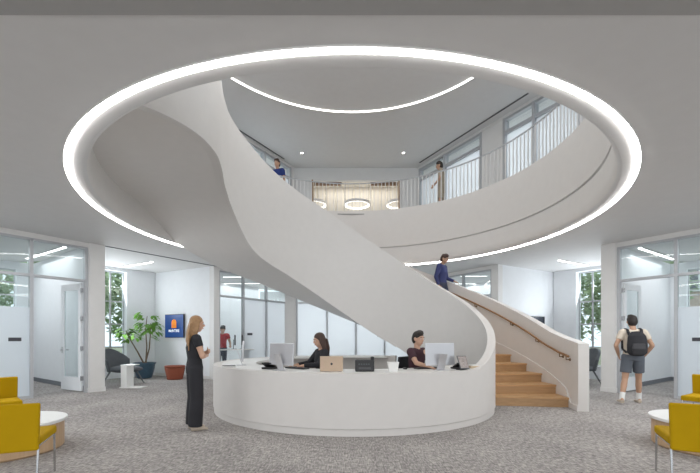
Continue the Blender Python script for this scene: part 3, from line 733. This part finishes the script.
# man walking right with backpack
po = dict(STAND, knL=(-.14, -.02, .50), anL=(-.24, -.18, .12), knR=(.13, .12, .51), anR=(.16, .20, .085), hipL=(-.095, 0, .93), elL=(-.30, -.05, 1.16), elR=(.30, -.05, 1.16), wrL=(-.22, .08, .96), wrR=(.22, .08, .96), head=(0, .06, 1.63), look=(0, 1, -.1))
pm_ = person((*at_px(633, 7.72), 0), R(-20), 'man in cream tee and slate shorts walking toward the right glass room', po, SKIN2, HAIRD, 'short', CREAM, .55, SLATE, .72, SHOE, scale=1.04)
c_, s_n = cos(R(-20)), sin(R(-20))
bp = empty('backpack', (*at_px(633, 7.72), 0), R(-20), 'black backpack worn on the back of the man in cream tee', 'backpack')
bp.scale = (1.04,)*3
b = MB(); b.tube([(0, -.20, .97), (0, -.215, 1.02), (0, -.225, 1.18), (0, -.205, 1.34), (0, -.18, 1.43)], [(.11, .06), (.165, .09), (.17, .10), (.15, .085), (.09, .04)], 20, side=(1, 0, 0)); remesh(b, 'bag_body', BLACKC, bp, .012)
b = MB(); b.tube([(0, -.31, .99), (0, -.325, 1.1), (0, -.31, 1.2)], [(.10, .02), (.125, .035), (.10, .02)], 14, side=(1, 0, 0)); remesh(b, 'front_pocket', mat('black_nylon', (.03, .03, .035), .6), bp, .01)
for sx in (-1, 1):
    MB().tube([(sx*.10, -.13, 1.36), (sx*.115, -.07, 1.475), (sx*.12, .03, 1.5), (sx*.125, .115, 1.42), (sx*.14, .12, 1.28), (sx*.17, .02, 1.1), (sx*.15, -.14, 1.02)], [(.026, .008)]*7, 8, side=(1, 0, 0)).build('shoulder_strap', BLACKC, bp, True)
# man descending the stairs
po = dict(STAND, knL=(-.10, .13, .55), anL=(-.10, .06, .13), knR=(.10, .05, .45), anR=(.10, .02, .085), elL=(-.24, .02, 1.14), wrL=(-.25, .24, 1.04), palmL=(0, 0, -1), elR=(.25, -.06, 1.13), wrR=(.25, .02, .89), head=(0, .07, 1.62), look=(0, 1, -.45))
aM = 49; mx_, my_ = P(3.98, aM)
zs = RISE*sum(1 for q in ANG[:28] if q <= aM)
person((mx_, my_, zs), R(-128), 'man in navy sweater walking down the spiral stair looking at the steps', dict(po), SKIN2, HAIRB, 'short', NAVY, 2, JEAN, 1, SHOE, scale=1.09)
# upstairs people
po = dict(STAND, elL=(-.26, .02, 1.14), wrL=(-.24, .2, .95), elR=(.24, -.06, 1.13), wrR=(.24, -.02, .88), head=(0, .05, 1.63), look=(0, 1, -.15))
x, y = at_px(441, 12.2)
person((x, y, F2), R(75), 'man in loose beige shirt and shorts walking along the upper railing', po, SKIN2, HAIRD, 'short', KHAKI, .8, KHAKI, .85, SHOE, scale=1.03, longtop=.1, vox=.015)
x, y = at_px(277.5, 12.2)
person((x, y, F2), R(160), 'person in blue shirt standing behind the upper railing at left', STAND, SKIN2, HAIRB, 'short', BLUES, .6, JEAN, 1, SHOE, scale=1.06, vox=.015)
# person in red in the office
po = dict(STAND, shL=(-.18, .12, 1.38), shR=(.18, .12, 1.38), head=(0, .22, 1.57), look=(0, 1, -.5), elL=(-.24, .22, 1.12), elR=(.24, .22, 1.12), wrL=(-.2, .44, 1.03), wrR=(.2, .44, 1.03), palmL=(0, 0, -1), palmR=(0, 0, -1))
x, y = at_px(221.5, 13.6)
person((x, y, 0), R(-150), 'person in red tee leaning over a standing desk in the left office', po, SKIN, HAIRD, 'short', RED, .5, JEAN, 1, SHOE, scale=1.06, vox=.015)
# seated staff
SIT = dict(hipL=(-.09, 0, .66), hipR=(.09, 0, .66), knL=(-.11, .40, .66), knR=(.11, .40, .66), anL=(-.11, .36, .30), anR=(.11, .36, .30),
           shL=(-.17, .02, 1.13), shR=(.17, .02, 1.13), elL=(-.22, .16, .93), elR=(.22, .16, .93), wrL=(-.14, .38, .905), wrR=(.14, .38, .905),
           head=(0, .06, 1.335), look=(0, 1, -.3), palmL=(0, 0, -1), palmR=(0, 0, -1), curlL=.25, curlR=.25)
po = dict(SIT, wrL=(-.1, .42, .91), wrR=(.16, .42, .91), shL=(-.155, .02, 1.12), shR=(.155, .02, 1.12), look=(.05, 1, -.28))
W0 = (at_px(322.5, 6.42))
person((*W0, 0), R(118), 'seated woman with long dark brown hair in black sweater working at the desk', po, SKIN, HAIRB, 'longdark', BLACKC, 1.9, BLACKC, 1, BLACKP, female=True, scale=.99)
po = dict(SIT, elR=(.23, .2, .95), wrR=(.2, .42, .905), elL=(-.24, .16, .92), wrL=(-.06, .2, 1.06), palmL=(.2, -1, 0), look=(0, 1, -.18), head=(0, .05, 1.345))
M0 = at_px(416, 6.4)
person((*M0, 0), R(-140), 'seated man with short black hair in maroon tee holding a hand to his chest', po, SKIN, HAIRD, 'short', MAROON, .6, JEAN, 1, BLACKP, scale=1.0)

# office chairs under the staff
def office_chair(loc, rz, label):
    t = empty('office_chair', (*loc, 0), rz, label, 'office chair', 'black office chairs')
    for k in range(5):
        a = k*2*pi/5; l = MB().tube([(0, 0, .1), (.27*cos(a), .27*sin(a), .07)], [(.022, .018), (.016, .012)], 8).build('leg', BLACKP, t)
        MB().ball((.28*cos(a), .28*sin(a), .032), .032, seg=10).build('caster', BLACKP, l, True)
    MB().tube([(0, 0, .09), (0, 0, .5)], .025, 12).build('column', CHROME, t, True)
    ring(MB(), .2, .215, .28, .295, (0, 0), 32).build('foot_ring', CHROME, t, True)
    MB().box((0, .03, .525), (.46, .44, .07)).build('seat', BLACKC, t, bevel=.02)
    MB().box((0, -.235, .83), (.42, .04, .42), rx=-.08).build('backrest', BLACKC, t, bevel=.018)
    MB().tube([(0, -.1, .5), (0, -.27, .55), (0, -.262, .75)], .018, 8).build('back_support', BLACKP, t, True)
office_chair(W0, R(118), 'black office chair under the seated woman'); office_chair(M0, R(-128), 'black office chair under the seated man in maroon')

# ------------------------------------------------------------------ things on the desk
ZT = .869
def monitor(px, D, rz, label, w_=.54, h=.34, tilt=-.06, z=ZT):
    x, y = at_px(px, D)
    t = empty('monitor', (x, y, z), rz, label, 'computer monitor', 'silver all-in-one computers')
    MB().box((0, 0, .075+h/2), (w_, .02, h), rx=tilt).build('back_panel', SILVER, t, bevel=.008)
    MB().box((0, .0115, .075+h/2+.02), (w_-.02, .003, h-.06), rx=tilt).build('screen', SCREEN, t)
    MB().box((0, -.05, .13), (.14, .012, .26), rx=.32).build('stand', SILVER, t, bevel=.004)
    MB().box((0, -.03, .005), (.16, .17, .009)).build('base', SILVER, t, bevel=.003)
    return t
monitor(281.5, 5.72, R(-38), 'silver all-in-one computer on the desk seen from behind, left of the seated woman')
monitor(440, 5.72, R(24), 'silver all-in-one computer on the desk seen from behind, right of the man in maroon')
monitor(243, 6.75, R(-72), 'all-in-one computer seen edge-on at the far left of the desk', .5, .36)
def keyboard(px, D, rz, label):
    x, y = at_px(px, D); t = empty('keyboard', (x, y, ZT), rz, label, 'keyboard', 'keyboards on the desk')
    MB().box((0, 0, .008), (.43, .13, .014)).build('case', BLACKP, t, bevel=.004)
    m = MB()
    for i in range(14):
        for j in range(5): m.box((-.195+i*.03, -.05+j*.025, .018), (.024, .02, .006))
    m.build('keys', mat('key_grey', (.05, .05, .055), .5), t)
keyboard(297, 6.0, R(-38), 'black keyboard behind the left all-in-one computer'); keyboard(427, 6.0, R(24), 'black keyboard between the man in maroon and his computer')
def telephone(px, D, rz, label, grp=None):
    x, y = at_px(px, D); t = empty('desk_phone', (x, y, ZT), rz, label, 'telephone', grp)
    m = MB(); m.prism([(-.1, -.09), (.1, -.09), (.1, .09), (-.1, .09)], 0, .03).box((0, .02, .06), (.2, .16, .02), rx=.5); m.build('phone_body', BLACKP, t, bevel=.006)
    MB().tube([(-.075, -.07, .085), (-.075, 0, .115), (-.075, .08, .13)], [(.025, .018), (.018, .012), (.025, .018)], 10).build('handset', BLACKP, t, True)
    m = MB()
    for i in range(3):
        for j in range(4): m.box((-.01+i*.025, -.045+j*.022, .052+.012*j), (.016, .013, .012))
    m.build('buttons', GREYF, t)
telephone(270, 5.95, R(160), 'black desk phone behind the left all-in-one computer'); telephone(459, 5.95, R(200), 'black desk phone right of the right all-in-one computer')
# laptop (lid towards the camera)
x, y = at_px(331.5, 5.5)
t = empty('laptop', (x, y, ZT), R(4), 'open gold laptop on the desk with its lid toward the lobby', 'laptop')
MB().box((0, .10, .008), (.33, .22, .014)).build('base', GOLD, t, bevel=.004)
lid = MB().box((0, -.03, .115), (.335, .008, .225), rx=.16).build('lid', GOLD, t, bevel=.004)
b = MB(); b.ball((-.0, -.036, .112), (.017, .002, .018), seg=14).ball((.004, -.0345, .134), (.004, .002, .007), seg=8); b.build('lid_emblem', SLOT, lid, True)
MB().box((0, -.0245, .117), (.315, .002, .2), rx=.16).build('screen', SCREEN, t)
# card printer
x, y = at_px(364.5, 5.55)
t = empty('receipt_printer', (x, y, ZT), 0, 'black printer with a raised right corner on the desk beside the gold laptop', 'printer')
MB().box((0, 0, .085), (.28, .2, .17)).build('casing', BLACKP, t, bevel=.015)
MB().box((.115, .0, .19), (.05, .12, .05)).build('upright', BLACKP, t, bevel=.01)
MB().box((0, -.101, .05), (.18, .006, .03)).build('paper_tray', mat('dark_grey_plastic', (.07, .07, .075), .5), t)
m = MB()
for i in range(5): m.box((-.08+i*.035, -.1015, .11), (.022, .004, .016))
m.build('buttons', GREYF, t)
# white bin box
x, y = at_px(393, 5.5)
t = empty('white_container', (x, y, ZT), 0, 'small white tapered container on the desk left of the man in maroon', 'container')
m = MB(); m.loft([[V3((sx*a, sy*b_, z)) for sx, sy in ((-1, -1), (1, -1), (1, 1), (-1, 1))] for a, b_, z in ((.06, .05, 0), (.08, .065, .13), (.076, .061, .13), (.057, .047, .01))]); m.build('container_body', TABLEW, t)
MB().box((0, 0, .133), (.17, .14, .012)).build('rim', TABLEW, t, bevel=.004)
# small tablet stands and papers
for k, (px, D, rz, lb) in enumerate(((463, 5.72, R(22), 'tilted tablet on a stand right of the right all-in-one computer'),)):
    x, y = at_px(px, D); t = empty('tablet', (x, y, ZT), rz, lb, 'tablet')
    MB().box((0, 0, .12), (.17, .01, .22), rx=-.45, ry=.0).build('case', GREYF, t, bevel=.004)
    MB().box((0, -.0065, .123), (.15, .002, .19), rx=-.45).build('screen', mat('tablet_picture', (.35, .3, .28), .3, vary=.6, vscale=30), t)
    MB().tube([(0, .06, .005), (0, .0, .14)], .008, 8).box((0, .03, .004), (.12, .12, .008)).build('stand', BLACKP, t)
for px, D, rz, sx, sy, sz, lb in ((474, 6.15, .3, .26, .2, .04, 'kraft paper folders lying on the desk near its right end'),):
    x, y = at_px(px, D); t = empty('paper_stack' if sz < .06 else 'cardboard_box', (x, y, ZT), rz, lb, 'papers' if sz < .06 else 'box')
    MB().box((0, 0, sz/2), (sx, sy, sz)).build('sheets' if sz < .06 else 'box_body', PAPER, t, bevel=.004)
    MB().box((.01, .01, sz+.004), (sx*.92, sy*.9, .007), rz=.06).build('top_sheet' if sz < .06 else 'flap', TABLEW if sz < .06 else PAPER, t)
# small things at the far left of the desk
x, y = at_px(229, 6.35); t = empty('notebook', (x, y, ZT), R(20), 'dark notebook lying on the desk at its far left', 'notebook')
MB().box((0, 0, .012), (.2, .14, .018)).build('pages', TABLEW, t); MB().box((0, 0, .023), (.21, .15, .004)).box((0, 0, .002), (.21, .15, .004)).build('cover', BLACKC, t)
x, y = at_px(300, 6.2)
t = empty('mouse', (x-.06, y-.12, ZT), R(-38), 'black mouse near the hand of the seated woman', 'mouse'); MB().ball((0, 0, .012), (.03, .05, .018)).build('shell', BLACKP, t, True); MB().box((0, .02, .03), (.006, .016, .004)).build('wheel', GREYF, t)
x, y = at_px(405, 5.9)
t = empty('mouse', (x, y, ZT), R(24), 'black mouse by the hand of the man in maroon', 'mouse'); MB().ball((0, 0, .012), (.03, .05, .018)).build('shell', BLACKP, t, True); MB().box((0, .02, .03), (.006, .016, .004)).build('wheel', GREYF, t)

# ------------------------------------------------------------------ lobby furniture
def yellow_chair(loc, face, label):
    t = empty('lounge_chair', (*loc, 0), math.atan2(face[1], face[0])-pi/2, label, 'chair', 'mustard yellow chairs around the low tables')
    MB().box((0, .02, .43), (.5, .5, .08)).build('seat', YELLOW, t, bevel=.02)
    MB().box((0, -.255, .565), (.5, .055, .42), rx=-.1).build('backrest', YELLOW, t, bevel=.016)
    for sx in (-1, 1):
        MB().tube([(sx*.235, .23, .39), (sx*.235, .25, 0)], .010, 8).build('leg', CHROME, t, True)
        MB().tube([(sx*.235, -.23, .39), (sx*.235, -.29, 0)], .010, 8).build('leg', CHROME, t, True)
    MB().tube([(-.235, .23, .385), (.235, .23, .385), (.235, -.28, .385), (-.235, -.28, .385), (-.235, .23, .385)], .009, 8).build('seat_frame', CHROME, t, True)
    return t
yellow_chair((-3.13, 3.5), (-.41, .91), 'large mustard yellow chair in the lower left corner with its back to the lobby')
yellow_chair((3.23, 3.5), (.45, .89), 'large mustard yellow chair in the lower right corner with its back to the lobby')
yellow_chair((-5.05, 5.35), (.74, -.67), 'mustard yellow chair behind the left low table, cut by the picture edge')
yellow_chair((5.5, 5.75), (-.85, -.53), 'mustard yellow chair behind the right low table, cut by the picture edge')
for (x, y), d in (((-4.15, 4.5), 'left'), ((4.45, 4.62), 'right')):
    t = empty('coffee_table', (x, y, 0), 0, f'low round table with white top and oak drum among the {d} yellow chairs', 'coffee table', 'low round drum tables')
    MB().lathe([(.55, .0), (.57, .02), (.57, .33), (.0001, .33)], n=64).build('drum', DRUM, t, True)
    MB().lathe([(.0001, .33), (.6, .33), (.605, .345), (.6, .365), (.0001, .367)], n=64).build('tabletop', TABLEW, t, True)

# grey lounge chairs
def wing_chair(loc, rz, label):
    t = empty('armchair', (*loc, 0), rz, label, 'armchair', 'grey lounge chairs in the alcoves'); t.scale = (1.18,)*3
    rr = []
    for i in range(13):
        a = -1.25+2.5*i/12; k = cos(a*1.05); hgt = .42+.42*max(0, k)**.8
        rr.append([V3((.37*sin(a), -.32*cos(a), .33)), V3((.42*sin(a), -.40*cos(a)-.07*k, hgt+.05)), V3((.37*sin(a), -.35*cos(a)-.07*k, hgt+.05)), V3((.32*sin(a), -.27*cos(a), .38))])
    MB().loft(rr).build('backrest', GREYF, t, True, bevel=.01)
    b = MB(); b.ball((0, .05, .38), (.36, .40, .09), seg=24); b.build('seat', GREYF, t, True)
    for sx, sy in ((-1, 1), (1, 1), (-1, -1), (1, -1)):
        MB().tube([(sx*.2, sy*.2, .33), (sx*.31, sy*.33+.0, 0)], [.02, .013], 8).build('leg', BARK if False else DARKF, t, True)
wing_chair((-6.66, 11.0), R(-98), 'dark grey shell armchair by the left alcove window behind the pier')
wing_chair((6.95, 11.3), R(100), 'dark grey armchair in the right alcove behind the stair end')
x, y = -5.98, 10.3
t = empty('side_table', (x, y, 0), R(-4), 'white slab C-shaped side table in front of the grey armchair', 'side table')
MB().box((-.16, 0, .31), (.17, .3, .6)).build('upright', TABLEW, t, bevel=.005); MB().box((.02, 0, .011), (.6, .32, .022)).build('base', TABLEW, t, bevel=.004); MB().box((-.08, 0, .62), (.34, .32, .02)).build('tabletop', TABLEW, t, bevel=.004)
# ottoman
t = empty('ottoman', (-5.78, 12.35, 0), 0, 'rust red round ottoman against the wall under the blue screen', 'ottoman')
MB().lathe([(.22, .0), (.24, .01), (.31, .36), (.305, .385), (.0001, .395)], n=40).build('drum_base', TERRA, t, True); MB().lathe([(.0001, .39), (.30, .392), (.325, .42), (.30, .45), (.0001, .462)], n=40).build('cushion', TERRA, t, True)
# plant
def leaf(b, p, d, L, W, droop=.3):
    d = d.normalized(); s = d.cross(V3((0, 0, 1)))
    s = s.normalized() if s.length > 1e-3 else V3((1, 0, 0)); n = s.cross(d); pts = []
    for k, wv in ((0, .12), (.3, .9), (.6, 1), (.85, .55), (1, .02)):
        c = p+d*L*k-V3((0, 0, droop*L*k*k)); pts.append((c-s*W*wv/2, c+n*(-W*.08*wv), c+s*W*wv/2))
    vs = [[b.bm.verts.new(q) for q in r] for r in pts]
    for a, c in zip(vs, vs[1:]):
        for j in range(2): b.bm.faces.new((a[j], a[j+1], c[j+1], c[j]))
t = empty('potted_tree', (-6.98, 12.7, 0), 0, 'tall leafy potted tree in a blue glazed pot by the left alcove window', 'potted plant')
MB().lathe([(.2, 0), (.23, .02), (.30, .3), (.33, .46), (.36, .5), (.36, .53), (.32, .53), (.30, .46), (.0001, .46)], n=40).build('pot', POTB, t, True)
MB().lathe([(.0001, .455), (.3, .455), (.3, .475), (.0001, .48)], n=24).build('soil', SOIL, t)
stems = [[(0, 0, .46), (-.18, -.1, .9), (-.36, -.2, 1.3), (-.5, -.22, 1.6)], [(.05, 0, .46), (.07, .02, 1.1), (.05, -.02, 1.65), (.12, -.05, 2.1)], [(.0, .03, .46), (.12, .08, 1.0), (.2, .0, 1.45), (.26, -.1, 1.85)]]
for st_ in stems:
    s_ = MB().tube(st_, [.028, .022, .016, .01], 8).build('stem', BARK, t, True)
    b = MB(); pts = [V3(p) for p in st_]
    cl = [pts[3], pts[2].lerp(pts[3], .5), pts[2]]
    for q in cl:
        for br in range(3):
            a = random.random()*2*pi; e = q+V3((cos(a)*.2, sin(a)*.2, random.uniform(-.05, .22)))
            for k in range(7):
                aa = a+random.uniform(-1.6, 1.6)
                leaf(b, e+V3((random.uniform(-.06, .06), random.uniform(-.06, .06), random.uniform(-.08, .08))), V3((cos(aa), sin(aa), random.uniform(-.5, .35))), random.uniform(.18, .28), random.uniform(.07, .11), .4)
    f_ = b.build('foliage', LEAF, s_, True, angle=0)
# wall screens
def wall_screen(A, u, n, sc, sf, off_frac, w_, h, z, name, label, lit, off=2.85, flip=1):
    c = A+u*sc+n*off; f = A+u*sf+n*.12; d = (f-c).normalized(); L = (f-c).length; p = c+d*L*off_frac
    nn = Vector((-d.y, d.x)) if Vector((-d.y, d.x)).dot(-p+Vector((0, 8))) > 0 and False else None
    pn = Vector((d.y, -d.x)); pn = pn if pn.dot(u) < 0 else -pn
    q = p+pn*.04; rz = math.atan2(-pn.x, pn.y)+pi
    t = empty(name, (q.x, q.y, z), rz, label, 'screen')     # local -Y faces the lobby
    MB().box((0, 0, 0), (w_, .05, h)).build('casing', BLACKP, t, bevel=.006)
    MB().box((0, -.0265, 0), (w_-.03, .003, h-.03)).build('display', TVBLUE if lit else SCREEN, t)
    if lit:
        e = []
        for k in range(13): a = pi*k/12; e.append((.12*cos(a), .12+.11*sin(a)))
        e = [(.12, -.07)]+e+[(-.12, -.07)]
        b = MB(); vs = [b.bm.verts.new((x_, -.030, z_)) for x_, z_ in e]; f0 = b.bm.faces.new(vs)
        r = bmesh.ops.extrude_face_region(b.bm, geom=[f0]); bmesh.ops.translate(b.bm, verts=[v for v in r['geom'] if isinstance(v, bmesh.types.BMVert)], vec=(0, -.003, 0)); b.build('emblem', TVOR, t)
        b = MB()
        for k in range(5): b.box((-.08+.04*k, -.0345, -.02), (.012, .002, .09))
        b.box((0, -.0345, .04), (.2, .002, .012)); b.box((0, -.0345, .09), (.1, .002, .01)); b.build('emblem_columns', mat('emblem_dark', (.5, .15, .02), .5, emis=(.5, .13, .01), estr=.4), t)
        cu = bpy.data.curves.new('lettering', 'FONT'); cu.body = 'McINTIRE'; cu.size = .13; cu.align_x = 'CENTER'; cu.extrude = .001; cu.offset = .003
        co = bpy.data.objects.new('tmp', cu); COL.objects.link(co); dg = bpy.context.evaluated_depsgraph_get(); me = bpy.data.meshes.new_from_object(co.evaluated_get(dg)); bpy.data.objects.remove(co)
        me.materials.clear(); me.materials.append(TVW)
        lo = bpy.data.objects.new('lettering', me); COL.objects.link(lo); lo.parent = t; lo.location = (0, -.031, -.21); lo.rotation_euler = (pi/2, 0, 0)
wall_screen(LA, LU, LN, 3.1, 3.5, .40, .95, .82, 1.78, 'wall_screen', 'dark blue wall screen with an orange arch emblem in the left alcove', True)
wall_screen(RA, RU, RN, 2.9, 3.17, .42, 1.1, .62, 1.80, 'wall_screen', 'dark wall screen showing just above the right stair wall', False)

# office furniture behind the left partition
def work_desk(px, D, rz, label, items):
    x, y = at_px(px, D); t = empty('standing_desk', (x, y, 0), rz, label, 'desk', 'standing desks in the left office')
    MB().box((0, 0, .95), (1.3, .65, .03)).build('desktop', TABLEW, t, bevel=.004)
    for sx in (-.5, .5): MB().box((sx, 0, .47), (.07, .09, .94)).box((sx, 0, .02), (.08, .6, .03)).build('leg', SILVER, t)
    for i, (dx, dy, r_) in enumerate(items):
        c_, s_ = cos(rz), sin(rz); m = empty('monitor', (x+dx*c_-dy*s_, y+dx*s_+dy*c_, .966), rz+r_, ['dark thin monitor seen edge-on in the left office beside the person in red', 'dark monitor at right on the standing desk of the left office'][i], 'computer monitor')
        MB().box((0, 0, .32), (.55, .03, .36)).build('screen_panel', BLACKP, m, bevel=.006); MB().box((0, .05, .17), (.05, .02, .34)).box((0, .03, .005), (.22, .18, .01)).build('stand', BLACKP, m)
work_desk(233.5, 13.3, R(35), 'white standing desk with two monitors in the left office', ((.05, 0, R(75)), (.38, .05, R(60))))

# ------------------------------------------------------------------ outside
S(MB().prism([(-60, -10), (60, -10), (60, 60), (-60, 60)], -.4, -.12).build('ground', GRASS))
def tree(x, y, h, r, label, n=1500):
    t = empty('tree', (x, y, -.1), 0, label, 'tree', 'trees outside the windows')
    MB().tube([(0, 0, 0), (.1, 0, h*.4), (0, .1, h*.75)], [.16, .12, .05], 8).build('trunk', BARK, t, True)
    b = MB()
    for i in range(n):
        a = random.random()*2*pi; ph = random.uniform(-1, 1); q = random.random()**.4*r
        c = V3((q*cos(a)*math.sqrt(1-ph*ph), q*sin(a)*math.sqrt(1-ph*ph), h*.62+ph*q*h*.42/r))
        d = V3((random.uniform(-1, 1), random.uniform(-1, 1), random.uniform(-.6, .6))); leaf(b, c, d, random.uniform(.22, .4), random.uniform(.13, .22), .2)
    b.build('foliage', LEAF2, t, True, angle=0)
tree(-11.3, 14.8, 5.6, 1.7, 'leafy tree seen through the left alcove window', 2600)
tree(-10.6, 18.0, 5.6, 1.6, 'farther tree seen through the left alcove window, behind the nearer one', 1500)
tree(-15.4, 15.9, 6.5, 1.8, 'tree seen through the window of the left glass room', 1900)
tree(11.4, 14.8, 5.6, 1.7, 'leafy tree seen through the right alcove window', 2600)
tree(10.7, 18.0, 5.6, 1.6, 'farther tree seen through the right alcove window, behind the nearer one', 1500)
t = empty('building', (20.5, 17.5, -.1), R(-40), 'brick building with white sash windows outside the right glass room', 'building')
MB().box((0, 0, 5), (14, 3, 10)).build('facade', OUTB, t)
for i in range(5):
    for j in range(2):
        f_ = MB().box((-6.1+i*2.4, -1.55, 1.5+j*3.2), (1.3, .12, 1.9)).build('window', mat('sash_white', (.85, .85, .85), .5), t)
        m = MB()
        for a in range(3):
            for c in range(4): m.box((-6.1+i*2.4-.38+a*.38, -1.63, 1.5+j*3.2-.66+c*.44), (.3, .06, .36))
        m.build('pane', mat('dark_pane', (.12, .15, .18), .1), f_)
